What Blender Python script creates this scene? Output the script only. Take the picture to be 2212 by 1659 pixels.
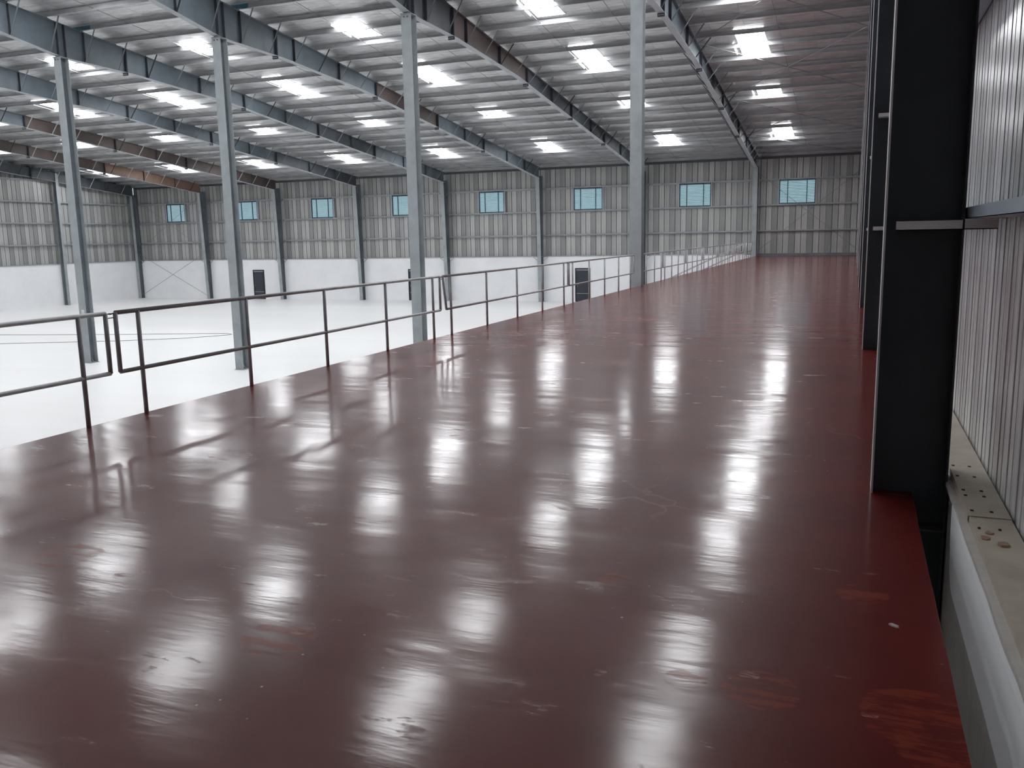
import bpy, math, random
from mathutils import Matrix, Vector
random.seed(7)
sc = bpy.context.scene
for o in list(bpy.data.objects): bpy.data.objects.remove(o)
COL = sc.collection

# ---------------------------------------------------------------- camera
W, H = 2212, 1659
F, YAW, PITCH, ROLL = 1876.665, .37389, .16723, -.01942
cy, sy, cp, sp = math.cos(YAW), math.sin(YAW), math.cos(PITCH), math.sin(PITCH)
fw = Vector((-sy*cp, cy*cp, -sp)); rt = Vector((cy, sy, 0)); up = rt.cross(fw)
cr, sr = math.cos(ROLL), math.sin(ROLL)
r2 = rt*cr + up*sr; u2 = up*cr - rt*sr
cam = bpy.data.objects.new('camera', bpy.data.cameras.new('camera')); COL.objects.link(cam)
cam.matrix_world = Matrix(((r2.x, u2.x, -fw.x, 0), (r2.y, u2.y, -fw.y, 0), (r2.z, u2.z, -fw.z, 1.65), (0, 0, 0, 1)))
cam.data.sensor_width = 36; cam.data.lens = F/W*36; cam.data.clip_start = .05; cam.data.clip_end = 500
sc.camera = cam

# ---------------------------------------------------------------- world, light, exposure
w = bpy.data.worlds.new('world'); sc.world = w; w.use_nodes = True
bg = w.node_tree.nodes['Background']; bg.inputs[0].default_value = (.75, .85, 1, 1); bg.inputs[1].default_value = 1.0
SKY = 27.0          # radiance of the translucent roof lights
WIN = 1.0
sc.view_settings.view_transform = 'Standard'; sc.view_settings.look = 'None'
sc.view_settings.exposure = 0.0; sc.view_settings.gamma = 1.0; sc.view_settings.use_curve_mapping = False
try:
    sc.cycles.use_denoising = True
    sc.cycles.max_bounces = 6; sc.cycles.diffuse_bounces = 4; sc.cycles.glossy_bounces = 4
    sc.cycles.use_adaptive_sampling = True; sc.cycles.adaptive_threshold = .06; sc.cycles.use_light_tree = False
    sc.cycles.sample_clamp_indirect = 6.0; sc.cycles.caustics_reflective = True
except Exception: pass

# ---------------------------------------------------------------- dimensions (metres; z=0 is the mezzanine top)
A = 6.516; B = 8.02; ZG = -3.358; ZW = .18
YB = 64.7           # cladding plane of the back wall
XR = .84            # cladding plane of the right wall
XL = -A-7*B-.45     # cladding plane of the left wall
YF = -8.0; RIDGE = 10.0
def ztop(y):        # top flange of the rafters
    return 10.6-.105*(y-28.2) if y >= RIDGE else 10.6-.105*(2*RIDGE-y-28.2)
def fx(k): return -A-k*B-.06

# ---------------------------------------------------------------- helpers
class MB:
    def __init__(s): s.v = []; s.f = []; s.m = []
    def quad(s, p, m=0):
        n = len(s.v); s.v += [tuple(q) for q in p]; s.f.append(tuple(range(n, n+len(p)))); s.m.append(m)
    def box(s, x0, y0, z0, x1, y1, z1, m=0):
        n = len(s.v)
        s.v += [(x, y, z) for z in (z0, z1) for y in (y0, y1) for x in (x0, x1)]
        for f in ((0, 2, 3, 1), (4, 5, 7, 6), (0, 1, 5, 4), (2, 6, 7, 3), (0, 4, 6, 2), (1, 3, 7, 5)):
            s.f.append(tuple(n+i for i in f)); s.m.append(m)
    def hexa(s, b, t, m=0):      # two quads, same winding (ccw from above): bottom, top
        n = len(s.v); s.v += [tuple(q) for q in b]+[tuple(q) for q in t]
        for f in ((3, 2, 1, 0), (4, 5, 6, 7), (0, 1, 5, 4), (1, 2, 6, 5), (2, 3, 7, 6), (3, 0, 4, 7)):
            s.f.append(tuple(n+i for i in f)); s.m.append(m)
    def tube(s, p, q, r, n=8, m=0, caps=True):
        p = Vector(p); q = Vector(q); d = (q-p).normalized()
        a = d.cross(Vector((0, 0, 1)) if abs(d.z) < .9 else Vector((0, 1, 0))).normalized(); b = d.cross(a)
        k = len(s.v)
        for c in (p, q):
            for i in range(n):
                t = 2*math.pi*i/n; s.v.append(tuple(c+a*r*math.cos(t)+b*r*math.sin(t)))
        for i in range(n):
            j = (i+1) % n; s.f.append((k+i, k+j, k+n+j, k+n+i)); s.m.append(m)
        if caps:
            s.f.append(tuple(k+i for i in reversed(range(n)))); s.m.append(m)
            s.f.append(tuple(k+n+i for i in range(n))); s.m.append(m)
    def bar(s, p, q, w, t, side, m=0):     # flat bar/angle from p to q, width along side
        p = Vector(p); q = Vector(q); d = (q-p).normalized(); sd = Vector(side).normalized(); nn = d.cross(sd).normalized()
        sd = nn.cross(d)
        A_ = [p+sd*w/2+nn*t/2, p-sd*w/2+nn*t/2, p-sd*w/2-nn*t/2, p+sd*w/2-nn*t/2]
        B_ = [q+sd*w/2+nn*t/2, q-sd*w/2+nn*t/2, q-sd*w/2-nn*t/2, q+sd*w/2-nn*t/2]
        s.hexa(A_, B_, m)
    def mesh(s, name, mats, smooth=False):
        me = bpy.data.meshes.new(name); me.from_pydata(s.v, [], s.f)
        for m in (mats if isinstance(mats, (list, tuple)) else [mats]): me.materials.append(m)
        for p, i in zip(me.polygons, s.m):
            p.material_index = i
            if smooth and len(p.vertices) == 4: p.use_smooth = True
        me.update(); return me
    def obj(s, name, mats, parent=None, smooth=False):
        return link(name, s.mesh(name, mats, smooth), parent)
def fixn(me):
    import bmesh
    bm = bmesh.new(); bm.from_mesh(me); bmesh.ops.recalc_face_normals(bm, faces=bm.faces); bm.to_mesh(me); bm.free()
def link(name, me, parent=None, loc=None):
    o = bpy.data.objects.new(name, me); COL.objects.link(o)
    if parent: o.parent = parent
    if loc: o.location = loc
    return o
def thing(name, label, cat, group=None, loc=(0, 0, 0)):
    o = bpy.data.objects.new(name, None); COL.objects.link(o); o.location = loc; o.empty_display_size = .3
    o['label'] = label; o['category'] = cat
    if group: o['group'] = group
    return o
def tag(o, label, cat, group=None):
    o['label'] = label; o['category'] = cat
    if group: o['group'] = group
    return o
def struct(o): o['kind'] = 'structure'; return o

# ---------------------------------------------------------------- materials
def mat(name):
    m = bpy.data.materials.new(name); m.use_nodes = True
    nt = m.node_tree; return m, nt, nt.nodes['Principled BSDF']
def N(nt, t, **kw):
    n = nt.nodes.new(t)
    for k, v in kw.items():
        if k.startswith('i_'): n.inputs[k[2:].replace('_', ' ')].default_value = v
        else: setattr(n, k, v)
    return n
def ramp(nt, src, stops):
    r = nt.nodes.new('ShaderNodeValToRGB'); e = r.color_ramp.elements
    while len(e) < len(stops): e.new(.5)
    for x, (p, c) in zip(e, stops): x.position = p; x.color = c if len(c) == 4 else (*c, 1)
    nt.links.new(src, r.inputs[0]); return r.outputs[0]
def noise(nt, scale=(1, 1, 1), sc_=1, det=4, rough=.6, loc=(0, 0, 0)):
    tc = nt.nodes.new('ShaderNodeTexCoord'); mp = nt.nodes.new('ShaderNodeMapping')
    mp.inputs['Scale'].default_value = scale; mp.inputs['Location'].default_value = loc
    nt.links.new(tc.outputs['Object'], mp.inputs[0])
    n = N(nt, 'ShaderNodeTexNoise'); n.inputs['Scale'].default_value = sc_; n.inputs['Detail'].default_value = det
    n.inputs['Roughness'].default_value = rough; nt.links.new(mp.outputs[0], n.inputs['Vector'])
    return n.outputs['Fac']
def mix(nt, fac, a, b, typ='RGBA', blend='MIX'):
    n = N(nt, 'ShaderNodeMix', data_type=typ)
    if typ == 'RGBA': n.blend_type = blend; ia, ib, o = n.inputs[6], n.inputs[7], n.outputs[2]
    else: ia, ib, o = n.inputs[2], n.inputs[3], n.outputs[0]
    for s_, v in ((n.inputs[0], fac), (ia, a), (ib, b)):
        if isinstance(v, bpy.types.NodeSocket): nt.links.new(v, s_)
        else: s_.default_value = v if not isinstance(v, tuple) or len(v) == 4 else (*v, 1)
    return o
def math_(nt, op, a, b=0.0):
    n = N(nt, 'ShaderNodeMath', operation=op)
    for i, v in enumerate((a, b)):
        if isinstance(v, bpy.types.NodeSocket): nt.links.new(v, n.inputs[i])
        else: n.inputs[i].default_value = v
    return n.outputs[0]
def bump(nt, bsdf, h, strength, dist=.01, prev=None):
    b = N(nt, 'ShaderNodeBump'); b.inputs['Strength'].default_value = strength; b.inputs['Distance'].default_value = dist
    nt.links.new(h, b.inputs['Height'])
    if prev: nt.links.new(prev, b.inputs['Normal'])
    if bsdf: nt.links.new(b.outputs[0], bsdf.inputs['Normal'])
    return b.outputs[0]
def paint(name, col, rough=.45, metal=0, var=.15, sc_=1.5, rust=0.0, spec=.5, stretch=(1, 1, 1)):
    m, nt, b = mat(name)
    f = noise(nt, stretch, sc_)
    c = ramp(nt, f, [(.3, tuple(x*(1-var) for x in col)), (.7, tuple(min(1, x*(1+var)) for x in col))])
    if rust:
        f2 = noise(nt, (1, 1, 1), .55, 5, .65, (3, 7, 1))
        k = ramp(nt, f2, [(.62, (0, 0, 0)), (.72, (rust,)*3)])
        c = mix(nt, k, c, (.10, .035, .025))
    nt.links.new(c, b.inputs['Base Color'])
    b.inputs['Roughness'].default_value = rough; b.inputs['Metallic'].default_value = metal
    b.inputs['Specular IOR Level'].default_value = spec
    return m
M = {}
M['column'] = paint('column_grey_paint', (.33, .36, .375), .5)
M['column_dark'] = paint('column_shaded_paint', (.13, .15, .17), .55, spec=.3)  # darker copy of the column paint, with the web side's shade in its colour
M['flange_light'] = paint('flange_lit_paint', (.72, .71, .71), .5)  # column paint lightened: the light falling on the flange is in the colour
M['rafter_grey'] = paint('rafter_blue_grey_paint', (.125, .155, .18), .5, rust=.45)
M['rafter_dark'] = paint('rafter_dark_grey_paint', (.07, .08, .09), .5)
M['rafter_brown'] = paint('rafter_brown_primer', (.105, .08, .075), .55)
M['rafter_orange'] = paint('rafter_orange_primer', (.24, .15, .11), .55)
M['flange'] = paint('rafter_flange_light_grey', (.33, .35, .37), .5)
M['stiff'] = paint('stiffener_dark_paint', (.05, .055, .07), .5)
M['brace'] = paint('brace_steel', (.17, .19, .21), .5)
M['brace_dark'] = paint('brace_primer_dark', (.03, .028, .03), .5)
M['galv'] = paint('galvanised_purlin_steel', (.41, .415, .425), .45, .15, .2, 2.5, stretch=(.4, 2, 2))
M['girt'] = paint('galvanised_girt_steel', (.38, .40, .42), .42, .3, .15)
M['bluefilm'] = paint('blue_protective_film', (.05, .16, .25), .4)
M['cleat'] = paint('cleat_light_steel', (.86, .87, .9), .5)
M['web_right'] = paint('end_column_shaded_paint', (.06, .07, .08), .55, spec=.3)  # column paint darkened further, shade of the end column webs painted in
M['rod'] = paint('steel_rod', (.25, .25, .26), .35, .6)
M['redprimer'] = paint('red_oxide_primer', (.16, .05, .045), .6)
M['pipe'] = paint('rail_pipe_grey', (.42, .42, .43), .4, .1, .2, 6)
M['tan'] = paint('dusty_cap_channel', (.50, .44, .36), .6, .1, .14, 5)
M['tan_hole'] = paint('punched_hole_dark', (.012, .012, .014), .9)
M['door'] = paint('door_dark_slate', (.035, .04, .055), .4)
M['door_frame'] = paint('door_frame_black', (.012, .013, .018), .5)
M['blue_girt'] = paint('bluish_girt_steel', (.40, .46, .55), .4)
M['win_frame'] = paint('window_frame_navy', (.010, .045, .085), .4)
M['trim'] = paint('window_trim_grey', (.40, .41, .44), .5)
M['plaster_chip'] = paint('clay_chip', (.36, .23, .17), .9)
M['white_chip'] = paint('pale_chip', (.6, .5, .48), .9)
M['cable'] = paint('dark_cable', (.14, .14, .15), .7)
M['white'] = paint('sticker_white', (.75, .75, .75), .6)
M['concrete'] = paint('raw_concrete_edge', (.40, .31, .25), .9, 0, .3, 8)
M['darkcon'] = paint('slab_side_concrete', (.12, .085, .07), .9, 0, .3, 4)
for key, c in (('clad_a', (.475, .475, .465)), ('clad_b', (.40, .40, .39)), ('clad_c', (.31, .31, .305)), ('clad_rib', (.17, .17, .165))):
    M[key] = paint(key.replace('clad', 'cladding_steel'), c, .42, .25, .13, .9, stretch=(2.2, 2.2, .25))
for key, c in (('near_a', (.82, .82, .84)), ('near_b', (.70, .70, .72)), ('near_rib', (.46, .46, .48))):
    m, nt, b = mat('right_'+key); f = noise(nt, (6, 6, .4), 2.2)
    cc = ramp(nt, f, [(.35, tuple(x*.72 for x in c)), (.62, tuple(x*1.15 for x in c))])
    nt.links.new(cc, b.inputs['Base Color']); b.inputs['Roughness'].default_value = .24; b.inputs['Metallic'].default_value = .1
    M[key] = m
# foil under the roof: wrinkled, reflective
m, nt, b = mat('wrinkled_roof_foil'); M['foil'] = m
f = noise(nt, (.55, 3.2, 1), 1.6, 6, .7); g = noise(nt, (1, 1, 1), .35, 3, .5, (5, 2, 0))
c = ramp(nt, f, [(.3, (.38, .38, .38)), (.5, (.58, .58, .58)), (.72, (.78, .78, .78))])
c = mix(nt, ramp(nt, g, [(.35, (.25,)*3), (.6, (0,)*3)]), c, (.26, .255, .26))
nt.links.new(c, b.inputs['Base Color']); b.inputs['Metallic'].default_value = .6
nt.links.new(ramp(nt, f, [(.3, (.46,)*3), (.7, (.30,)*3)]), b.inputs['Roughness'])
bump(nt, b, f, .8, .06)
# masonry, ground floor
m, nt, b = mat('white_plaster'); M['plaster'] = m
f = noise(nt, (1, 1, 1), .6, 6, .6); c = ramp(nt, f, [(.35, (.86, .865, .885)), (.65, (.92, .92, .935))])
nt.links.new(c, b.inputs['Base Color']); b.inputs['Roughness'].default_value = .8
bump(nt, b, noise(nt, (1, 1, 1), 9, 5), .2, .01)
m, nt, b = mat('rough_plaster_ledge'); M['ledge'] = m
f = noise(nt, (1, 1, 1), 5, 7, .7); c = ramp(nt, f, [(.35, (.52, .49, .46)), (.62, (.62, .60, .57))])
nt.links.new(c, b.inputs['Base Color']); b.inputs['Roughness'].default_value = .9
bump(nt, b, f, .6, .02)
m, nt, b = mat('grey_lower_plaster'); M['lower'] = m
f = noise(nt, (1, 1, 1), 4, 7, .7); c = ramp(nt, f, [(.35, (.36, .33, .31)), (.65, (.46, .43, .41))])
nt.links.new(c, b.inputs['Base Color']); b.inputs['Roughness'].default_value = .9
m, nt, b = mat('white_polished_ground_floor'); M['ground'] = m
f = noise(nt, (.25, 1, 1), .22, 5, .6); c = ramp(nt, f, [(.35, (.77, .76, .76)), (.65, (.82, .82, .825))])
f2 = noise(nt, (1, .25, 1), 1.3, 6, .7); k = ramp(nt, f2, [(.68, (0,)*3), (.75, (.6,)*3)])
c = mix(nt, k, c, (.86, .86, .87)); nt.links.new(c, b.inputs['Base Color'])
b.inputs['Roughness'].default_value = .38; b.inputs['Specular IOR Level'].default_value = .35
# mezzanine paint
m, nt, b = mat('glossy_oxblood_floor_paint'); M['red'] = m
f0 = noise(nt, (1, 1, 1), .8, 5, .6)
c = ramp(nt, f0, [(.3, (.105, .0085, .008)), (.7, (.165, .016, .0135))])
# brick-orange thin patches where the coat is worn
p1 = noise(nt, (.9, 2.6, 1), 1.7, 7, .68, (4.3, 1.1, 0))
k1 = ramp(nt, p1, [(.61, (0,)*3), (.67, (.55,)*3)])
c = mix(nt, k1, c, (.16, .026, .012))
# pale scuffs: thin streaks mostly across the deck
p2 = noise(nt, (1.1, 7, 1), 2.3, 8, .72, (2, 9, 0)); k2 = ramp(nt, p2, [(.665, (0,)*3), (.71, (.75,)*3)])
c = mix(nt, k2, c, (.42, .22, .20))
v = N(nt, 'ShaderNodeTexVoronoi', feature='DISTANCE_TO_EDGE'); v.inputs['Scale'].default_value = .55
tc = N(nt, 'ShaderNodeTexCoord'); mp = N(nt, 'ShaderNodeMapping'); mp.inputs['Scale'].default_value = (.8, 1.3, 1)
wn = N(nt, 'ShaderNodeTexNoise'); wn.inputs['Scale'].default_value = 1.4; wn.inputs['Detail'].default_value = 5
vm = N(nt, 'ShaderNodeVectorMath', operation='MULTIPLY_ADD'); vm.inputs[1].default_value = (.9, .9, 0)
nt.links.new(tc.outputs['Object'], wn.inputs['Vector']); nt.links.new(wn.outputs['Color'], vm.inputs[0]); nt.links.new(tc.outputs['Object'], vm.inputs[2])
nt.links.new(vm.outputs[0], mp.inputs[0]); nt.links.new(mp.outputs[0], v.inputs['Vector'])
k3 = math_(nt, 'MULTIPLY', ramp(nt, v.outputs['Distance'], [(.0, (1,)*3), (.007, (0,)*3)]), ramp(nt, noise(nt, (1, 1, 1), .9, 2, .5, (8, 3, 2)), [(.60, (0,)*3), (.68, (.4,)*3)]))
c = mix(nt, k3, c, (.30, .17, .15))
# tiny pits / grit
v2 = N(nt, 'ShaderNodeTexVoronoi'); v2.inputs['Scale'].default_value = 9; nt.links.new(tc.outputs['Object'], v2.inputs['Vector'])
k4 = math_(nt, 'MULTIPLY', ramp(nt, v2.outputs['Distance'], [(.045, (1,)*3), (.06, (0,)*3)]), ramp(nt, noise(nt, (1, 1, 1), 1.1, 3, .6, (1, 5, 2)), [(.52, (0,)*3), (.6, (1,)*3)]))
c = mix(nt, k4, c, (.60, .30, .27))
def spots(lst, thr, ncale, stretch):
    acc = None
    for (x, y, r_) in lst:
        d = N(nt, 'ShaderNodeVectorMath', operation='DISTANCE'); d.inputs[1].default_value = (x, y, 0); nt.links.new(tc.outputs['Object'], d.inputs[0])
        q = N(nt, 'ShaderNodeMapRange'); q.inputs['From Min'].default_value = r_; q.inputs['From Max'].default_value = r_*.55
        nt.links.new(d.outputs['Value'], q.inputs['Value'])
        acc = q.outputs[0] if acc is None else math_(nt, 'MAXIMUM', acc, q.outputs[0])
    nz = noise(nt, stretch, ncale, 7, .7, (1, 2, 3))
    return ramp(nt, math_(nt, 'MULTIPLY', acc, nz), [(thr, (0,)*3), (thr+.08, (1,)*3)])
k5 = spots([(.28, 3.05, .34), (.36, 2.85, .28), (-.25, 3.07, .24), (-.52, 3.05, .14), (-2.2, 2.84, .28), (.1, 4.1, .2), (-1.0, 3.9, .16), (-3.9, 3.3, .3)], .47, 5, (.7, 3.2, 1))
c = mix(nt, math_(nt, 'MULTIPLY', k5, .6), c, (.28, .045, .02))
k6 = spots([(-1.82, 3.21, .10), (-.84, 3.0, .05), (-3.35, 3.2, .16), (-2.95, 3.45, .12), (-2.15, 2.95, .10), (-.3, 3.17, .07), (.12, 3.02, .05), (-4.2, 3.45, .1), (-2.7, 3.25, .1), (-3.1, 4.4, .16), (-4.5, 5.4, .3), (-4.9, 6.6, .3), (-5.3, 9, .5), (-4.9, 12.4, .5), (-3, 13, .4), (-5.6, 14, .8), (-4, 17, .8), (-1, 16, .6)], .53, 9, (.5, 2.8, 1))
c = mix(nt, math_(nt, 'MULTIPLY', k6, .75), c, (.50, .30, .26))
nt.links.new(c, b.inputs['Base Color'])
rr = ramp(nt, noise(nt, (.7, 1.6, 1), 1.2, 5, .6, (6, 6, 0)), [(.3, (.10,)*3), (.7, (.16,)*3)])
rr = mix(nt, math_(nt, 'MAXIMUM', k2, k1), rr, (.5, .5, .5))
nt.links.new(rr, b.inputs['Coat Roughness']); cw = math_(nt, 'MAXIMUM', math_(nt, 'MAXIMUM', k2, k6), math_(nt, 'MULTIPLY', k5, .6)); nt.links.new(math_(nt, 'SUBTRACT', .8, math_(nt, 'MULTIPLY', cw, .75)), b.inputs['Coat Weight']); b.inputs['Coat IOR'].default_value = 1.27
b.inputs['Roughness'].default_value = .4; b.inputs['Specular IOR Level'].default_value = .06
h1 = noise(nt, (.55, 1.9, 1), .75, 2, .5, (0, 3, 0)); h2 = noise(nt, (.5, 3, 1), 1.6, 4, .55)
n1 = bump(nt, None, h1, .5, .013); n2 = bump(nt, None, h2, .4, .0042, n1)
n2 = bump(nt, None, noise(nt, (.8, 2.2, 1), 7, 4, .6, (2, 2, 0)), .4, .0007, n2)
h3 = mix(nt, k4, mix(nt, k3, math_(nt, 'MULTIPLY', k2, .5), 1.0, 'FLOAT'), 1.0, 'FLOAT')
n3 = bump(nt, b, h3, .4, .0015, n2)
nt.links.new(n3, b.inputs['Coat Normal'])
# emitters
def emit(name, col, st):
    m = bpy.data.materials.new(name); m.use_nodes = True; nt = m.node_tree
    for n in list(nt.nodes): nt.nodes.remove(n)
    e = N(nt, 'ShaderNodeEmission'); e.inputs[0].default_value = (*col, 1); e.inputs[1].default_value = st
    o = N(nt, 'ShaderNodeOutputMaterial'); nt.links.new(e.outputs[0], o.inputs[0]); return m
M['sky'] = emit('daylit_translucent_sheet', (.955, .98, 1.0), SKY)
M['pane'] = emit('daylit_louvre_glass', (.34, .52, .58), WIN)
M['slat'] = paint('louvre_slat_blue', (.42, .60, .68), .4)

# ================================================================ SETTING
# ---- ground floor
g = MB(); g.box(XL-.3, YF-.3, ZG-.3, XR+.3, YB+.3, ZG)
struct(g.obj('floor', M['ground']))

# ---- cladding sheet: three pans with folded ribs, vertical, in the plane x (width) / y (depth, into room is -y)
PAN = .4
def sheet(z0, zt0, zt1, tones, pans=3, pan=PAN, minor=True, rib=.032):
    """sheet from x=0..pans*pan, bottom z0, top from zt0 to zt1; y=0 outer plane, room side is negative y"""
    s = MB(); Wd = pans*pan; prof = []
    for i in range(pans):
        a = i*pan; t = tones[i]
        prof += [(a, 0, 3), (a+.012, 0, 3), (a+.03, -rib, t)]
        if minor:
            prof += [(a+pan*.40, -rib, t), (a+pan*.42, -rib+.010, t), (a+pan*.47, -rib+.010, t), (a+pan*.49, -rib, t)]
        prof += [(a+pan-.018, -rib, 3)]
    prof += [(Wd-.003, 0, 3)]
    for (xa, ya, m_), (xb, yb, _) in zip(prof, prof[1:]):
        za = zt0+(zt1-zt0)*xa/Wd; zb = zt0+(zt1-zt0)*xb/Wd
        s.quad([(xa, ya, z0), (xb, yb, z0), (xb, yb, zb), (xa, ya, za)], m_)
    return s
CL = [M['clad_a'], M['clad_b'], M['clad_c'], M['clad_rib']]
CN = [M['near_a'], M['near_b'], M['near_b'], M['near_rib']]

# ---- back wall
g = MB(); g.box(XL-.3, YB-.2, ZG, XR+.3, YB+.3, ZW-.06)
wb = struct(g.obj('wall_back', M['plaster']))
zt = ztop(YB)+.28
patt = [[(2, 1, 0), (2, 0, 0)], [(1, 2, 0), (2, 1, 1)], [(0, 2, 1), (2, 0, 1)]]
cache = {}
nb = int((XR-XL)/1.2)+1
WINX = []
for i in range(nb):
    tn = random.choice(((2, 0, 0), (2, 1, 0), (2, 0, 1), (2, 1, 0)))
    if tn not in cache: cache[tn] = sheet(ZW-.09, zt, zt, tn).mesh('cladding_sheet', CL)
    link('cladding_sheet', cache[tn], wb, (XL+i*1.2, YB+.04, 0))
for z in (1.76, 3.54, 5.28):
    for k in range(-1, 7):
        xa = fx(k)+.17 if k >= 0 else .2; xa = fx(k) if k >= 0 else XR; xb = fx(k+1)
        g = MB(); g.box(xb+.02, YB-.20, z+.035, xa-.02, YB-.02, z+.045); g.box(xb+.02, YB-.205, z-.03, xa-.02, YB-.198, z+.045); g.box(xb+.02, YB-.06, z-.09, xa-.02, YB-.02, z+.035)
        g.obj('girt', M['girt'], wb)
for k in range(-1, 7):
    xa = fx(k) if k >= 0 else XR; xb = fx(k+1)
    g = MB(); g.box(xb+.02, YB-.25, ZW-.065 if k >= 0 else .002, xa-.02, YB-.02, ZW); g.obj('girt', M['girt'] if k >= 0 else M['brace'], wb)
    g = MB(); g.box(xb+.02, YB-.22, zt-.35, xa-.02, YB-.02, zt-.29); g.box(xb+.02, YB-.22, zt-.29, xa-.02, YB-.20, zt-.12)
    g.obj('eave_strut', M['rafter_dark'], wb)

# ---- windows in the back wall
wins = [(-5.03, -2.63, 3.60, 5.22), (-11.98, -9.72, 3.6, 5.2), (-19.99, -17.75, 3.6, 5.2), (-27.82, -25.69, 3.6, 5.2), (-35.62, -33.4, 3.6, 5.2),
        (-43.47, -41.30, 3.6, 5.2), (-51.3, -49.10, 3.62, 5.2), (-59.2, -57.1, 3.62, 5.2)]
for n, (x0, x1, z0, z1) in enumerate(wins):
    r = bpy.data.objects.new('window_%d' % (n+1), None); COL.objects.link(r); r.location = ((x0+x1)/2, YB-.12, z0); struct(r)
    hw = (x1-x0)/2; h = z1-z0
    g = MB(); t = .055
    g.box(-hw, -.03, 0, hw, .05, t); g.box(-hw, -.03, h-t, hw, .05, h); g.box(-hw, -.03, t, -hw+t, .05, h-t); g.box(hw-t, -.03, t, hw, .05, h-t)
    g.obj('window_frame', M['win_frame'], r)
    for f_ in (-.53, .53):
        g = MB(); g.box(f_*hw-.025, -.03, t, f_*hw+.025, .04, h-t); g.obj('mullion', M['win_frame'], r)
    g = MB(); g.box(-hw+t, .05, t, hw-t, .06, h-t); g.obj('window_pane', M['pane'], r)
    g = MB(); ns = 15
    for i in range(ns):
        zz = t+(h-2*t)*(i+.5)/ns
        g.hexa([(-hw+t, .015, zz-.02), (hw-t, .015, zz-.02), (hw-t, .045, zz-.0), (-hw+t, .045, zz-.0)], [(-hw+t, .015, zz+.01), (hw-t, .015, zz+.01), (hw-t, .045, zz+.03), (-hw+t, .045, zz+.03)])
    o = g.obj('louvre_slats', M['slat'], r); o['kind'] = 'stuff'
    for s_ in (-1, 1):
        g = MB(); xx = s_*(hw+.05); g.box(xx-.045, -.05, -.02, xx+.045, .06, h+.04); g.obj('window_jamb', M['trim'], r)

# ---- doors in the back wall
for n, x0 in enumerate((-19.9, -34.35, -49.95)):
    r = bpy.data.objects.new('door_%d' % (n+1), None); COL.objects.link(r); r.location = (x0, YB-.2, ZG); struct(r)
    wd, h = 1.2, 2.58
    g = MB(); g.box(-.0, -.04, 0, .09, .05, h); g.box(wd-.09, -.04, 0, wd, .05, h); g.box(.09, -.04, h-.07, wd-.09, .05, h)
    g.obj('door_frame', M['door_frame'], r)
    g = MB(); g.box(.09, -.05, h-.17, wd-.09, -.02, h-.11); g.obj('transom_bar', M['trim'], r)
    g = MB(); g.box(.09, -.012, 0, wd-.09, .02, h-.07)
    for a, b_ in ((.06, .62), (.70, 1.42), (1.50, 2.30)):
        g.box(.20, -.03, a, wd-.20, -.012, b_)
    g.obj('door_leaf', M['door'], r)
    g = MB(); g.box(.10, -.035, .62, wd-.10, -.012, .66); g.obj('rail_strip', M['column'], r)
    g = MB(); g.box(.16, -.06, 1.15, .19, -.012, 1.30); g.obj('door_handle', M['rod'], r)

# ---- left gable wall
g = MB(); g.box(XL-.3, YF, ZG, XL+.2, YB-.2, ZW-.06)
wl = struct(g.obj('wall_left', M['plaster']))
y = YB
for i in range(28):
    tn = random.choice(((2, 0, 0), (2, 1, 0), (2, 0, 1)))
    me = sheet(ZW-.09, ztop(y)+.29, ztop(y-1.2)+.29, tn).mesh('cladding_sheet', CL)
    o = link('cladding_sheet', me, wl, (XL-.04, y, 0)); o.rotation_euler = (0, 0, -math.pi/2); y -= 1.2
    # local x -> world -y ; local -y (room side) -> world -x ; flip so ribs face the room
    for v_ in me.vertices: v_.co.y = -v_.co.y
g = MB(); g.hexa([(XL-.1, YF, ZW-.1), (XL, YF, ZW-.1), (XL, y, ZW-.1), (XL-.1, y, ZW-.1)], [(XL-.1, YF, 12.2), (XL, YF, 12.2), (XL, y, 12.2), (XL-.1, y, 12.2)]); g.obj('cladding_infill', M['clad_b'], wl)
for z in (1.76, 3.54, 5.28, 7.06):
    ys = [YB-.2, 55.9, 47.6, 39.3, 31.0]
    for ya, yb in zip(ys, ys[1:]):
        g = MB(); g.box(XL+.02, yb+.02, z+.035, XL+.20, ya-.02, z+.045); g.box(XL+.198, yb+.02, z-.03, XL+.205, ya-.02, z+.045); g.box(XL+.02, yb+.02, z-.09, XL+.06, ya-.02, z+.035)
        g.obj('girt', M['girt'], wl)
g = MB(); g.box(XL, 31, ZW-.065, XL+.25, YB-.25, ZW); g.obj('girt', M['girt'], wl)

# ---- right wall: low masonry with ledge, punched cap channel, cladding, girts
g = MB()
g.box(.615, YF, ZG, XR+.3, YB-.2, .10)
wr = struct(g.obj('wall_right', M['lower']))
# smooth white render coat on the room face, lower edge at z -.36 with a soft rounded shadow line
g = MB(); prof = [(.615, -.42), (.604, -.41), (.598, -.38), (.592, -.30), (.590, -.1), (.594, .03), (.602, .075), (.616, .085)]
ysg = [-6+i*.5 for i in range(23)]+[5.2]
def sk(yy, j): return yy+(.05*j if yy == 5.2 else 0)
def wob(yy, j): return .0016*math.sin(yy*3.1+j)+.001*math.sin(yy*7.7+2*j)
for ya, yb in zip(ysg, ysg[1:]):
    for j, ((xa, za), (xb, zb)) in enumerate(zip(prof, prof[1:])):
        g.quad([(xa+wob(ya, j)*.5, sk(ya, j), za+wob(ya, j)), (xa+wob(yb, j)*.5, sk(yb, j), za+wob(yb, j)), (xb+wob(yb, j+1)*.5, sk(yb, j+1), zb+wob(yb, j+1)), (xb+wob(ya, j+1)*.5, sk(ya, j+1), zb+wob(ya, j+1))])
g.obj('render_coat', M['plaster'], wr, True)
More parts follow.
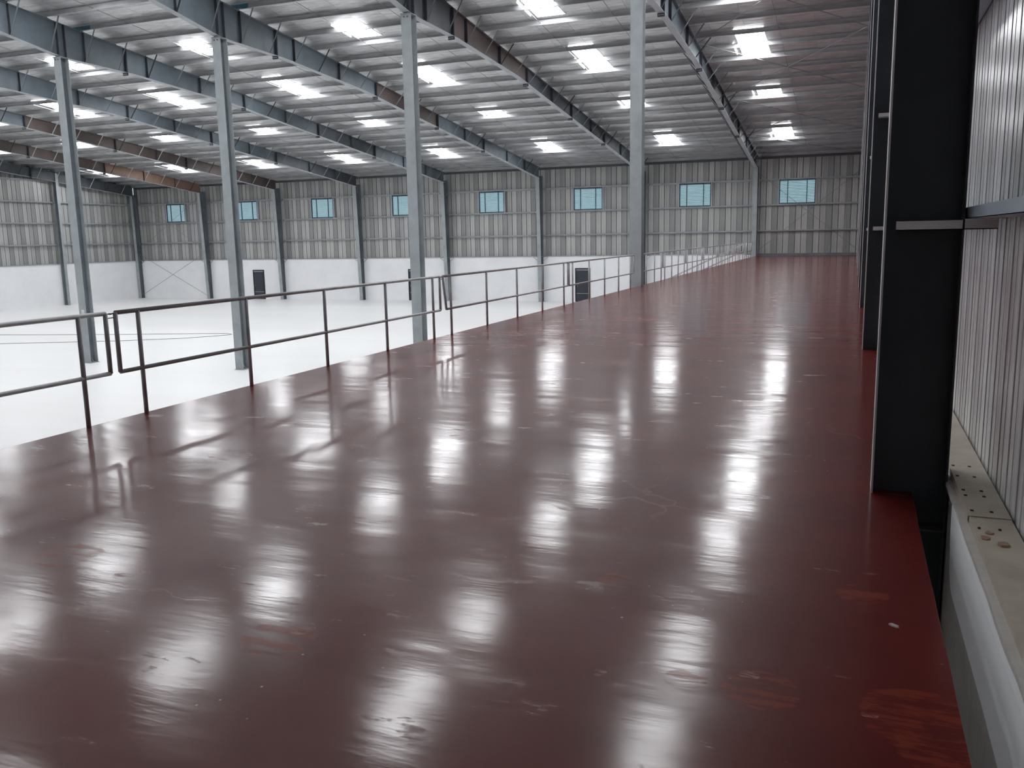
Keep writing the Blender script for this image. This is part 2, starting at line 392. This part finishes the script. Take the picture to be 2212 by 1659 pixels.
g = MB(); g.box(.60, 6.1, -.5, .616, YB-.3, .10); g.obj('render_coat', M['plaster'], wr)
# rough plaster ledge beside the channel
g = MB(); ysg = [-6+i*.25 for i in range(120)]
for ya, yb in zip(ysg, ysg[1:]):
    xa, xb = .592+wob(ya*2, 1)*1.6, .592+wob(yb*2, 1)*1.6
    g.quad([(xa, ya, .082), (xb, yb, .082), (xb, yb, .108), (xa, ya, .108)]); g.quad([(xa, ya, .108), (xb, yb, .108), (.66, yb, .112), (.66, ya, .112)])
g.obj('plaster_ledge', M['ledge'], wr)
# cap channels with punched slots (two lapped lengths in view)
for (ya, yb, zz) in ((-4.0, 5.02, .148), (4.98, 12.3, .153), (12.25, 19.5, .148), (19.45, 26.8, .153), (26.7, 34, .148), (34, 45, .153), (45, 64.3, .148)):
    g = MB(); g.box(.628, ya, zz-.004, .826, yb, zz); g.box(.628, ya, zz-.045, .632, yb, zz-.004); g.box(.822, ya, zz-.045, .826, yb, zz-.004)
    ch = g.obj('cap_channel', M['tan'], wr)
for yy in (6.056, 5.80, 5.485, 5.372, 5.078, 4.785):
    for xx in (.652, .745):
        g = MB()
        if yy < 4.9: g.tube((xx, yy, .149), (xx, yy, .1545), .007, 10)
        else: g.box(xx-.0085, yy-.014, .149, xx+.0085, yy+.014, .1545)
        g.obj('punched_slot', M['tan_hole'], wr)
# cladding on the right wall
y = YB
ncl = 0
while y > -7:
    near = y < 14
    tn = random.choice(((0, 1, 0), (1, 0, 0), (0, 0, 1)))
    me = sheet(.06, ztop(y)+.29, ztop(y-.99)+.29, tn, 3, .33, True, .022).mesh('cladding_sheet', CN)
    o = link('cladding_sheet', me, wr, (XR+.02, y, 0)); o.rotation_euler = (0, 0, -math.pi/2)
    y -= .99
g = MB(); g.hexa([(XR, YF, .1), (XR+.1, YF, .1), (XR+.1, y, .1), (XR, y, .1)], [(XR, YF, 12.2), (XR+.1, YF, 12.2), (XR+.1, y, 12.2), (XR, y, 12.2)]); g.obj('cladding_infill', M['clad_b'], wr)
CY = [5.9+7.28*i for i in range(8)]
def girtR(ya, yb, z, mt=None):
    g = MB(); x0, x1 = .618, XR-.012
    g.box(x0, ya, z-.033, x0+.004, yb, z+.033); g.box(x0, ya, z-.033, x1, yb, z-.029); g.box(x1-.004, ya, z-.033, x1, yb, z+.02)
    g.box(x0+.004, ya, z+.029, x0+.02, yb, z+.033)
    if z == 3.24: g.box(x1, ya, z-.06, x1+.01, yb, z-.033, 1)
    return g.obj('girt', [M['blue_girt'], M['redprimer']], wr)
for z in (1.737, 3.24, 5.0, 6.8, 8.6, 10.4):
    for ya, yb in zip([-1.4]+CY, CY+[64.4]):
        if z < ztop((ya+yb)/2)-.2: girtR(ya-.02+(.0 if ya > 0 else 0), yb+.22, z+(.004 if int(ya) % 2 else 0), None)

# ---- front wall (behind the camera), closes the hall
g = MB(); g.box(XL-.3, YF-.3, ZG, XR+.3, YF, 11.4)
struct(g.obj('wall_front', M['clad_c']))

# ---- roof: foil panels, purlins, sag rods
g = MB()
for s_, (ya, yb) in enumerate(((RIDGE, YB+.4), (YF-.4, RIDGE))):
    za, zb = ztop(ya)+.30, ztop(yb)+.30
    g.hexa([(XL-.4, ya, za), (XR+.4, ya, za), (XR+.4, yb, zb), (XL-.4, yb, zb)], [(XL-.4, ya, za+.05), (XR+.4, ya, za+.05), (XR+.4, yb, zb+.05), (XL-.4, yb, zb+.05)])
ce = struct(g.obj('ceiling', M['foil']))
n = 48; pw = (XR-XL)/n
def roofstrip(ya, yb):
    g = MB(); K = 10 if ya >= RIDGE else 2
    for i in range(K):
        y0 = ya+(yb-ya)*i/K; y1 = ya+(yb-ya)*(i+1)/K
        z0, z1 = ztop(y0)+.27, ztop(y1-1e-4 if ya < RIDGE else y1)+.27
        g.hexa([(.004, y0, z0), (pw-.004, y0, z0), (pw-.004, y1, z1), (.004, y1, z1)], [(.004, y0, z0+.02), (pw-.004, y0, z0+.02), (pw-.004, y1, z1+.02), (.004, y1, z1+.02)])
    return g.mesh('foil_panel', M['foil'])
me1 = roofstrip(RIDGE, YB+.2); me2 = roofstrip(YF, RIDGE)
for i in range(n):
    link('foil_panel', me1, ce, (XL+i*pw, 0, 0))
    link('foil_panel', me2, ce, (XL+i*pw, 0, 0))
ROWS = [64.35-1.75*i for i in range(31)]
def purl(L):
    g = MB(); s_ = -.105
    g.box(0, -.0015, .004, L, .0015, .2)
    g.hexa([(0, -.06, .0063), (L, -.06, .0063), (L, 0, 0), (0, 0, 0)], [(0, -.06, .010), (L, -.06, .010), (L, 0, .004), (0, 0, .004)])
    g.box(0, -.0615, .0063, L, -.0585, .024)
    g.hexa([(0, 0, .2), (L, 0, .2), (L, .06, .194), (0, .06, .194)], [(0, 0, .204), (L, 0, .204), (L, .06, .198), (0, .06, .198)])
    return g.mesh('purlin', M['galv'])
pm = purl(B+.5); pe = purl(A+XR+.3); pl = purl(B+.4)
for j, yy in enumerate(ROWS):
    if yy < RIDGE: continue
    z = ztop(yy)+.045
    for k in range(-1, 7):
        if k == -1: link('purlin', pe, ce, (fx(0)-.3, yy, z))
        else: link('purlin', pm if k < 6 else pl, ce, (fx(k+1)-.25, yy+(.004 if k % 2 else -.004), z))
for k in range(-1, 7):
    for off in ((2.55, 5.55) if k >= 0 else (3.4,)):
        x = fx(k+1)+off
        g = MB(); g.tube((x, 64, ztop(64)+.12), (x, 11, ztop(11)+.12), .011, 5); g.obj('sag_rod', M['rod'], ce)

for k in (3, 2):
    for yy in (29.35,):
        g = MB(); x0 = fx(k)-.6; z = ztop(yy)+.045; g.box(x0, yy-.0075, z+.02, x0+1.1, yy-.0055, z+.19); g.box(x0, yy-.062, z-.0, x0+1.1, yy-.0615, z+.024); g.obj('protective_film', M['bluefilm'], ce)
# ================================================================ THINGS
# ---- mezzanine deck
XE = .408
g = MB()
ny = 60
def ex(i, yy): return XE+.0018*math.sin(yy*2.3)+.0012*math.sin(yy*9.1+1)
# deck outline with notches at the columns
pts = []
yy = -6.0
edge = []
while yy < 64.4:
    edge.append((ex(0, yy), yy)); yy += .25
edge.append((XE, 64.45))
g = MB()
for (xa, ya), (xb, yb) in zip(edge, edge[1:]):
    g.quad([(-A, ya, 0), (xa, ya, 0), (xb, yb, 0), (-A, yb, 0)], 0)
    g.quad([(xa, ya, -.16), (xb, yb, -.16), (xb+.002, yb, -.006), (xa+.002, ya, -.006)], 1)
    g.quad([(xa+.002, ya, -.006), (xb+.002, yb, -.006), (xb, yb, 0), (xa, ya, 0)], 2)
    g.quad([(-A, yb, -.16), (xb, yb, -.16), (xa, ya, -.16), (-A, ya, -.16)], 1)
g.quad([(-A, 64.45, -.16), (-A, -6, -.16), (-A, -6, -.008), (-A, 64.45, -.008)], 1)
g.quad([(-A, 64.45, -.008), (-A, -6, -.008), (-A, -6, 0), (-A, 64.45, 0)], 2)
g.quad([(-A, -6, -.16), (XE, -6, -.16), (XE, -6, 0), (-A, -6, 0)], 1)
deck = thing('mezzanine_deck', 'long mezzanine deck with glossy oxblood red painted floor along the right wall', 'mezzanine')
g.obj('slab', [M['red'], M['darkcon'], M['concrete']], deck)
g = MB(); g.box(-A+.02, -6, -.56, -A+.05, 64.4, -.16); g.box(-A-.0, -6, -.57, -A+.2, 64.4, -.555); g.obj('edge_beam', M['column_dark'], deck)
for yy in [5.9+7.28*i for i in range(8)]:
    g = MB(); g.box(-A+.05, yy-.01, -.5, .16, yy+.01, -.16); g.box(-A+.05, yy-.09, -.51, .16, yy+.09, -.5); g.obj('cross_beam', M['column_dark'], deck)

# ---- I columns
def icol(root, wF, d, z0, z1, axis='y', mw=None, mf=None, me_=None, tf=.012, d1=None):
    """axis 'y': flanges face -y/+y (web in yz plane). front flange at local y=0, back at y=d. axis 'x': front flange at x=0, back at x=d"""
    d1 = d if d1 is None else d1
    def tr(b):
        if axis == 'x': b.v = [(y_, x_, z_) for (x_, y_, z_) in b.v]
        return b
    g = MB(); g.box(-wF/2, 0, z0, wF/2, tf, z1); f1 = tr(g).mesh('front_flange', mf); fixn(f1); link('front_flange', f1, root)
    g = MB(); g.box(-.005, tf, z0, .005, d-tf, z1); f1 = tr(g).mesh('web', mw); fixn(f1); link('web', f1, root)
    g = MB(); g.box(-wF/2, d-tf, z0, wF/2, d, z1); f1 = tr(g).mesh('back_flange', me_ or mf); fixn(f1); link('back_flange', f1, root)
ords = ['first', 'second', 'third', 'fourth', 'fifth', 'sixth', 'seventh', 'eighth']
labs = {0: 'grey steel interior column standing on the red mezzanine edge', 1: 'grey steel interior column rising just behind the middle of the guard rail',
        2: 'grey steel interior column on the white floor, second from the left of the photo', 3: 'grey steel interior column on the white floor, nearest the left edge of the photo'}
for k in range(4):
    r = thing('interior_column', labs[k], 'column', 'tall interior columns', (fx(k)-.02, 27.98, 0))
    icol(r, .385, .40, ZG, ztop(28.2)-1.33, 'y', M['column_dark'], M['column'], tf=.016)
    g = MB(); g.box(-.22, -.04, ZG, .22, .44, ZG+.025); g.obj('base_plate', M['column'], r)
    g = MB(); g.hexa([(.01, .19, ZG+.025), (.17, .19, ZG+.025), (.17, .21, ZG+.025), (.01, .21, ZG+.025)], [(.01, .19, ZG+.2), (.03, .19, ZG+.2), (.03, .21, ZG+.2), (.01, .21, ZG+.2)]); g.obj('gusset', M['flange'], r)
    zt_ = ztop(28.2)-1.35
    g = MB(); g.box(-.2, -.03, zt_, .2, .43, zt_+.02); g.obj('cap_plate', M['column'], r)
    for bx in (-.07, .07):
        g = MB(); g.tube((bx, -.001, zt_-.09), (bx, -.03, zt_-.09), .022, 6); g.obj('bolt', M['stiff'], r)
    if k == 3:
        g = MB(); g.box(-.06, -.004, -1.27, .09, 0, -1.06); s_ = g.obj('sticker', M['white'], r)
        n = 16; g = MB()
        for i in range(n):
            a0, a1 = 2*math.pi*i/n, 2*math.pi*(i+1)/n
            g.quad([(.015+.05*math.cos(a0), -.006, -1.165+.05*math.sin(a0)), (.015+.05*math.cos(a1), -.006, -1.165+.05*math.sin(a1)), (.015+.03*math.cos(a1), -.006, -1.165+.03*math.sin(a1)), (.015+.03*math.cos(a0), -.006, -1.165+.03*math.sin(a0))])
        g.obj('ring_mark', M['column'], s_)

# ---- back wall columns
for k in range(8):
    lab = ['grey back wall column at the far end of the mezzanine railing', 'grey back wall column half hidden behind the column on the mezzanine edge',
           'grey back wall column left of the dark door seen through the railing', 'grey back wall column just right of the tall middle column',
           'grey back wall column fifth from the left wall corner, between second and third windows right', 'grey back wall column under the second dark brown rafter end from left',
           'grey back wall column under the orange brown rafter end, left of the small dark door', 'dark grey column in the far left corner of the hall'][k]
    if k == 4: lab = 'grey back wall column between the third and fourth blue windows from the left'
    if k == 5: lab = 'grey back wall column just right of the second blue window from the left'
    r = thing('wall_column', lab, 'column', 'steel columns along the back wall', (fx(k), 64.05, 0))
    zt_ = ztop(64.1)-.60; tp = .36 if k < 7 else .1
    g = MB(); g.hexa([(-.15, 0, ZG), (.15, 0, ZG), (.15, .012, ZG), (-.15, .012, ZG)], [(-.15, -tp, zt_-.12), (.15, -tp, zt_-.12), (.15, .012-tp, zt_-.12), (-.15, .012-tp, zt_-.12)]); g.obj('front_flange', M['column'], r)
    g = MB(); g.hexa([(-.005, .012, ZG), (.005, .012, ZG), (.005, .418, ZG), (-.005, .418, ZG)], [(-.005, .012-tp, zt_-.12), (.005, .012-tp, zt_-.12), (.005, .418, zt_), (-.005, .418, zt_)]); g.obj('web', M['column_dark'], r)
    g = MB(); g.box(-.15, .418, ZG, .15, .43, zt_); g.obj('back_flange', M['column_dark'], r)
    g = MB(); g.box(-.19, -.04, ZG, .19, .45, ZG+.02); g.obj('base_plate', M['column'], r)
    for s_ in (-1, 1):
        g = MB(); x0 = s_*.01
        g.hexa([(min(x0, x0+s_*.55), .20, ZW-.07), (max(x0, x0+s_*.55), .20, ZW-.07), (max(x0, x0+s_*.55), .215, ZW-.07), (min(x0, x0+s_*.55), .215, ZW-.07)],
               [(min(x0, x0+s_*.6), .20, ZW-.03), (max(x0, x0+s_*.6), .20, ZW-.03), (max(x0, x0+s_*.6), .215, ZW-.03), (min(x0, x0+s_*.6), .215, ZW-.03)])
        g.bar((s_*.02, .21, ZW-.55), (s_*.62, .21, ZW-.07), .05, .012, (0, 1, 0))
        g.obj('girt_brace', M['brace'], r)
        for z in (1.76, 3.54, 5.28):
            g = MB(); g.bar((s_*.02, .12, z-.5), (s_*.5, .30, z-.04), .05, .006, (0, 1, 0)); g.obj('girt_brace', M['column_dark'], r)

# ---- left wall columns
for yy, lab in ((55.75, 'grey column against the left gable wall, partly behind the leftmost interior column'), (47.5, 'grey column against the left gable wall, nearest the camera')):
    r = thing('wall_column', lab, 'column', 'steel columns along the left wall', (XL+.62, yy, 0))
    g_ = [None]
    icol(r, .26, -.40, ZG, ztop(yy)-.05, 'x', M['column_dark'], M['column'], tf=-.012)

# ---- right wall columns
rl = ['large near dark steel column at the right, its base on the red floor', 'second dark steel column from the camera along the right wall', 'third dark steel column from the camera along the right wall',
      'fourth dark steel column from the camera along the right wall', 'fifth dark steel column from the camera along the right wall', 'sixth dark steel column from the camera along the right wall',
      'seventh dark steel column from the camera along the right wall', 'farthest dark steel column along the right wall, next to the back wall']
for i, yy in enumerate(CY):
    r = thing('end_wall_column', rl[i], 'column', 'steel columns along the right wall', (.166, yy, 0))
    icol(r, .20, .435, ZG, ztop(yy)-.02, 'x', M['web_right'], M['flange_light'], M['web_right'], tf=.011)
    for z in ((1.672, 3.17) if i < 3 else (1.672,)):
        g = MB(); g.box(.065, -.10, z-.028, .61, -.094, z+.028); g.box(.065, -.10, z-.028, .61, -.006, z-.022)
        g.obj('girt_cleat', M['cleat'], r)
        g = MB(); g.box(.012, .005, z-.028, .42, .10, z+.0); g.obj('web_stiffener', M['flange_light'], r)
    for z in (-.22,):
        g = MB(); g.box(.012, -.098, z, .42, -.006, z+.01); g.obj('web_stiffener', M['column_dark'], r)

# ---- rafters
DEP = [(10, 1.0), (18, .85), (23.5, 1.05), (28.2, 1.32), (32, .98), (38.5, .68), (48, .72), (64.1, .78)]
def dep(y):
    for (a, da), (b_, db) in zip(DEP, DEP[1:]):
        if y <= b_: return da+(db-da)*(y-a)/(b_-a)
    return DEP[-1][1]
SEG = [10, 20, 31.6, 39.7, 46.6, 53.3, 64.05]
cols = {0: 'gggddd', 1: 'ddbddd', 2: 'gggbgg', 3: 'ggggdg', 4: 'gggggd', 5: 'gggbbb', 6: 'gggbbo', 7: 'dddddd'}
cm = {'g': M['rafter_grey'], 'd': M['rafter_dark'], 'b': M['rafter_brown'], 'o': M['rafter_orange']}
rlab = ['steel roof rafter over the mezzanine edge, rightmost of all rafters', 'dark brown steel roof rafter, second from the right, above the tall middle column', 'blue grey steel roof rafter, third from the right',
        'blue grey steel roof rafter, fourth from the right, above the leftmost interior column', 'blue grey steel roof rafter, fifth from the right', 'steel roof rafter turning dull brown toward the back, sixth from the right',
        'steel roof rafter with an orange brown far end, seventh from the right', 'dark rafter running along the top of the left gable wall']
for k in range(8):
    r = thing('roof_rafter', rlab[k], 'rafter', 'tapered steel roof rafters', (fx(k) if k < 7 else XL+.55, 0, 0))
    hf = .125
    for j, (ya, yb) in enumerate(zip(SEG, SEG[1:])):
        ys = [ya]+[d_[0] for d_ in DEP if ya < d_[0] < yb]+[yb]
        g = MB()
        for y0, y1 in zip(ys, ys[1:]):
            t0, t1 = ztop(y0), ztop(y1); b0, b1 = t0-dep(y0), t1-dep(y1)
            g.hexa([(-.005, y0, b0), (.005, y0, b0), (.005, y1, b1), (-.005, y1, b1)], [(-.005, y0, t0), (.005, y0, t0), (.005, y1, t1), (-.005, y1, t1)], 0)
            g.hexa([(-hf, y0, t0-.014), (hf, y0, t0-.014), (hf, y1, t1-.014), (-hf, y1, t1-.014)], [(-hf, y0, t0), (hf, y0, t0), (hf, y1, t1), (-hf, y1, t1)], 0)
            g.hexa([(-hf, y0, b0-.014), (hf, y0, b0-.014), (hf, y1, b1-.014), (-hf, y1, b1-.014)], [(-hf, y0, b0), (hf, y0, b0), (hf, y1, b1), (-hf, y1, b1)], 1)
        seg = g.obj('rafter_segment', [cm[cols[k][j]], M['flange']], r)
        if j:
            t_ = ztop(ya); b_ = t_-dep(ya)
            g = MB()
            for s_ in (-.022, .022): g.box(-hf, ya+s_-.009, b_-.13, hf, ya+s_+.009, t_-.005)
            g.obj('splice_plate', M['stiff'], seg)
            g = MB()
            for bx in (-.08, -.03, .03, .08): g.tube((bx, ya-.06, b_-.075), (bx, ya+.06, b_-.075), .018, 6)
            o = g.obj('bolt_row', M['galv'], seg)
        for yy in ROWS[::2]:
            if ya+.8 < yy < yb-.8:
                g = MB(); g.box(-hf+.005, yy-.006, ztop(yy)-dep(yy)+.002, hf-.005, yy+.006, ztop(yy)-.016); g.obj('web_stiffener', M['stiff'] if k < 3 else M['rafter_dark'], seg)
    for s_ in (0, .36):
        g = MB(); yy = 28.0+s_; g.box(-hf, yy-.008, ztop(yy)-dep(yy)+.002, hf, yy+.008, ztop(yy)-.016); g.obj('web_stiffener', M['stiff'], r)
    for j, yy in enumerate(ROWS):
        if yy < RIDGE+.3 or yy > 64: continue
        zb = ztop(yy)-dep(yy)
        g = MB(); g.box(-.075, yy-.0, ztop(yy), .075, yy+.012, ztop(yy)+.17); g.box(-.075, yy-.0, ztop(yy), .075, yy+.10, ztop(yy)+.010); g.obj('purlin_cleat', M['brace_dark'], r)
        for s_ in ((1, -1) if k == 0 else (1,)):
            ln = .62
            q = (s_*(.10+ln), yy-.01, ztop(yy)+.06)
            dk = (j*7+k*3) % 5 == 0
            g = MB(); g.bar((s_*.10, yy-.01, zb+.01), q, .05, .006, (0, 1, 0)); g.bar((s_*.10, yy+.013, zb+.01), (q[0], q[1]+.023, q[2]), .006, .045, (0, 1, 0))
            g.obj('flange_brace', M['brace_dark'] if dk else (M['brace'] if k < 5 else M['galv']), r)

# ---- roof lights
ROWL = [(55.75, 59.35), (47.0, 48.95), (38.15, 41.6), (32.4, 34.25), (24.3, 26.6), (18.9, 22.0), (12.2, 14.4)]
ROWN = ['nearest the back wall', 'second from back wall', 'third from back wall', 'fourth from back wall', 'fifth from back wall', 'sixth from back wall', 'farthest from back wall']
cxs = [-4.38, -11.48, -19.65, -27.65, -35.65, -43.55, -51.4, -59.3]
bayn = ['above the red mezzanine', 'in second roof bay from right', 'in third roof bay from right', 'in fourth roof bay from right', 'in fifth roof bay from right', 'in sixth roof bay from right', 'in seventh roof bay from right', 'in leftmost roof bay']
zs = ztop(30)-ztop(31)
for i, cx in enumerate(cxs):
    for j, (ya, yb) in enumerate(ROWL):
        nm = 'roof light '+bayn[i]+', '+ROWN[j]
        ym = (ya+yb)/2; hl = (yb-ya)/2
        r = thing('roof_light', nm, 'skylight', 'translucent roof lights', (cx, ym, ztop(ym)+.255))
        g = MB(); wv = .57+.02*math.sin(i*3+j)
        g.hexa([(-wv, -hl, hl*.105-.004), (wv, -hl, hl*.105-.004), (wv, hl, -hl*.105-.004), (-wv, hl, -hl*.105-.004)], [(-wv, -hl, hl*.105), (wv, -hl, hl*.105), (wv, hl, -hl*.105), (-wv, hl, -hl*.105)])
        g.obj('translucent_sheet', M['sky'], r)
        g = MB()
        for s_ in (-1, 1): g.hexa([(s_*(wv+.03)-.03, -hl, hl*.105-.012), (s_*(wv+.03)+.03, -hl, hl*.105-.012), (s_*(wv+.03)+.03, hl, -hl*.105-.012), (s_*(wv+.03)-.03, hl, -hl*.105-.012)], [(s_*(wv+.03)-.03, -hl, hl*.105+.004), (s_*(wv+.03)+.03, -hl, hl*.105+.004), (s_*(wv+.03)+.03, hl, -hl*.105+.004), (s_*(wv+.03)-.03, hl, -hl*.105+.004)])
        g.obj('side_trim', M['foil'], r)
        if j in (0, 1, 3, 4) or (j == 2):
            g = MB(); a_, b_ = -hl+.15, hl-.2
            if hl > 1.3: a_ = 0
            g.hexa([(-wv-.24, a_, -a_*.105-.006), (-wv-.205, a_, -a_*.105-.006), (-wv-.205, b_, -b_*.105-.006), (-wv-.24, b_, -b_*.105-.006)], [(-wv-.24, a_, -a_*.105), (-wv-.205, a_, -a_*.105), (-wv-.205, b_, -b_*.105), (-wv-.24, b_, -b_*.105)])
            g.obj('light_slot', M['sky'], r)
# ---- guard rail sections
RH, RM, RR = 1.02, .455, .0215
def rail(ya, yb, posts, lab, close0=True, close1=True, lean=0, x=-A+.03):
    r = thing('guard_rail', lab, 'railing', 'pipe guard rail sections along the mezzanine edge', (x, (ya+yb)/2, 0)); c = (ya+yb)/2
    g = MB(); g.tube((0, ya-c, RH), (0, yb-c, RH), RR, 10); g.obj('top_rail', M['pipe'], r, True)
    g = MB(); g.tube((0, ya-c+(lean if close0 else 0), RM), (0, yb-c, RM), RR*.95, 10); g.obj('mid_rail', M['pipe'], r, True)
    for p in posts:
        g = MB(); g.tube((0, p-c, .001), (0, p-c, RH), RR, 10); g.obj('post', M['pipe'], r, True)
    if close0:
        g = MB(); g.tube((0, ya-c, RH), (0, ya-c+lean, RM), RR, 10); g.obj('end_post', M['pipe'], r, True)
    if close1:
        g = MB(); g.tube((0, yb-c, RH), (0, yb-c, RM), RR, 10); g.obj('end_post', M['pipe'], r, True)
    return r
def coupling(r, yy):
    c = r.location.y
    g = MB()
    g.box(-.004, yy-.045-c, RH-.012, .004, yy+.045-c, RH-.002); g.tube((-.014, yy-c, RH-.008), (.014, yy-c, RH-.008), .008, 6); g.box(-.004, yy-.04-c, RH-.05, .004, yy+.04-c, RH-.042)
    g.obj('coupling', M['stiff'], r)
sec = [(-.8, 6.17, [-.5, 1.1, 2.7, 4.26, 5.86], 'pipe guard rail section nearest the camera, cut by the left edge of the photo', 0),
       (6.29, 13.28, [6.57, 8.21, 9.81, 11.43, 13.01], 'second pipe guard rail section, left of the tall middle column', 0),
       (13.40, 20.40, [13.70, 15.30, 16.92, 18.5, 20.08], 'third pipe guard rail section, just right of the tall middle column', .11),
       (20.50, 27.3, [20.79, 22.25, 23.8, 25.37, 26.85], 'fourth pipe guard rail section, ending at the column on the mezzanine edge', 0)]
for ya, yb, ps, lab, ln in sec:
    r = rail(ya, yb, ps, lab, lean=ln)
    if yb < 21: coupling(r, yb+.06)
j = [28.45, 31.85, 36.55, 40.95, 45.6, 50.0, 54.6]
for i, (ya, yb) in enumerate(zip(j, j[1:])):
    n_ = 4 if i else 3
    ps = [ya+.35+(yb-ya-.7)*q/(n_-1) for q in range(n_)] if i else [29.1, 30.4, 31.55]
    rail(ya+.06, yb-.06, ps, 'far pipe guard rail section beyond the mezzanine edge column, %s from that column' % ['first', 'second', 'third', 'fourth', 'fifth', 'sixth'][i])
rail(54.66, 57.0, [55.0, 56.65], 'short far guard rail section just before the stair opening')
rail(58.4, 61.45, [58.7, 60.0, 61.1], 'last pipe guard rail section beside the far wall column')

# ---- stair
st = thing('stair', 'steel stair with pipe handrails going down from the far end of the mezzanine', 'stair', None, (-A, 57.1, 0))
ns = 19; rise = -ZG/ns; run = .37
for i in range(ns-1):
    g = MB(); g.box(-.02-(i+1)*run, 0, -(i+1)*rise-.03, -.02-i*run, 1.2, -(i+1)*rise); g.obj('tread', M['column_dark'], st)
for yy in (-.02, 1.2):
    g = MB(); L = ns*run
    g.hexa([(-L, yy, ZG), (0, yy, -.25), (0, yy+.02, -.25), (-L, yy+.02, ZG)], [(-L, yy, ZG+.25), (0, yy, 0), (0, yy+.02, 0), (-L, yy+.02, ZG+.25)]); g.obj('stringer', M['column_dark'], st)
    g = MB(); g.tube((0, yy, .98), (-L, yy, ZG+.98+.1), RR, 8); g.obj('handrail', M['pipe'], st, True)
    g = MB(); g.tube((0, yy, .52), (-L, yy, ZG+.52+.1), RR, 8); g.obj('mid_rail', M['pipe'], st, True)
    for q in range(6):
        xx = -q/5*(L-.1)-.03; zz = -(-xx)*(-ZG/L)
        g = MB(); g.tube((xx, yy, zz), (xx, yy, zz+1.0), RR*.9, 8); g.obj('post', M['pipe'], st, True)

# ---- bracing rods
def rod(p, q, lab, r_=.016, mt='rod', light=None):
    g = MB(); c = (Vector(p)+Vector(q))/2
    g.tube(Vector(p)-c, Vector(q)-c, r_, 6); o = g.obj('bracing_rod', M[mt]); o.location = c
    tag(o, lab, 'rod', 'tension rods of the cross bracing'); return o
nodes = [20.6, 29.3, 38.3, 47.4, 56.6, 63.9]
nn = ['from the ridge side', 'nearest the camera', 'second panel from camera', 'middle panel by the largest roof light', 'panel by the short roof light', 'panel nearest the back wall']
for i, (ya, yb) in enumerate(zip(nodes, nodes[1:])):
    za, zb = ztop(ya)-.05, ztop(yb)-.05
    rod((fx(0)+.1, ya, za), (.15, yb, zb), 'roof bracing rod above the deck running rightward, '+nn[i+1], .017)
    rod((.15, ya, za), (fx(0)+.1, yb, zb-.05), 'roof bracing rod above the deck running leftward, '+nn[i+1], .017)
rod((fx(0)+.15, 64.2, 5.75), (.3, 64.2, .32), 'back wall bracing rod falling to the right across the rightmost window')
rod((.3, 64.2, 5.75), (fx(0)+.15, 64.15, .32), 'back wall bracing rod rising to the right beside the rightmost window')
xa, xb = fx(7)+.15, fx(6)-.15
rod((xa, 64.2, .78), (xb, 64.2, -3.1), 'bracing rod falling to the right on the white wall in the far left corner')
rod((xb, 64.15, .78), (xa, 64.15, -3.1), 'bracing rod rising to the right on the white wall in the far left corner')
rod((xa, 64.2, 5.9), (xb, 64.2, 1.0), 'upper bracing rod falling to the right on the left corner cladding', .014)
rod((xb, 64.15, 5.9), (xa, 64.15, 1.0), 'upper bracing rod rising to the right across the leftmost window', .014)

# ---- cable loop on the ground floor
pts = [(-62, 33.5), (-52, 34.3), (-45.8, 35.83), (-38.8, 37.5), (-34.5, 38.75), (-32.45, 39.24), (-31.9, 39.0), (-31.88, 38.6), (-33.2, 36.8), (-36.1, 34.9), (-41.6, 32.5), (-50, 29.6), (-62, 26)]
g = MB()
for p, q in zip(pts, pts[1:]): g.tube((p[0]+40, p[1]-36, .014), (q[0]+40, q[1]-36, .014), .012, 5)
o = g.obj('cable', M['cable']); o.location = (-40, 36, ZG); tag(o, 'thin dark cable lying in a long loop on the white ground floor', 'cable')

# ---- debris
def chip(name, x, y, z, w_, l_, h_, mt, lab, cat, seed, rot=0):
    rn = random.Random(seed); n_ = 8; g = MB(); base = []; top = []
    for i in range(n_):
        a = 2*math.pi*i/n_; rr_ = .75+.35*rn.random()
        base.append((math.cos(a)*w_*rr_, math.sin(a)*l_*rr_, 0)); top.append((math.cos(a)*w_*rr_*.85, math.sin(a)*l_*rr_*.85, h_*(.6+.5*rn.random())))
    g.quad(list(reversed(base))); n0 = len(g.v); g.quad(top)
    for i in range(n_):
        j_ = (i+1) % n_; g.quad([base[i], base[j_], top[j_], top[i]])
    o = g.obj(name, mt); o.location = (x, y, z); o.rotation_euler = (0, 0, rot); tag(o, lab, cat); return o
chip('clay_chip', .663, 4.635, .1485, .027, .034, .007, M['plaster_chip'], 'thin clay chip on the tan channel edge, left of the three', 'chip', 1)
chip('clay_chip', .69, 4.72, .1485, .021, .028, .006, M['plaster_chip'], 'smallest clay chip on the tan channel, farthest of the three', 'chip', 2)
chip('clay_chip', .728, 4.555, .1485, .034, .036, .012, M['plaster_chip'], 'largest clay chip on the tan channel, nearest the cladding', 'chip', 3, .4)
chip('pale_chip', .227, 3.79, 0, .014, .03, .006, M['white_chip'], 'small pale chip lying on the dark red floor near the right edge', 'chip', 4, .8)
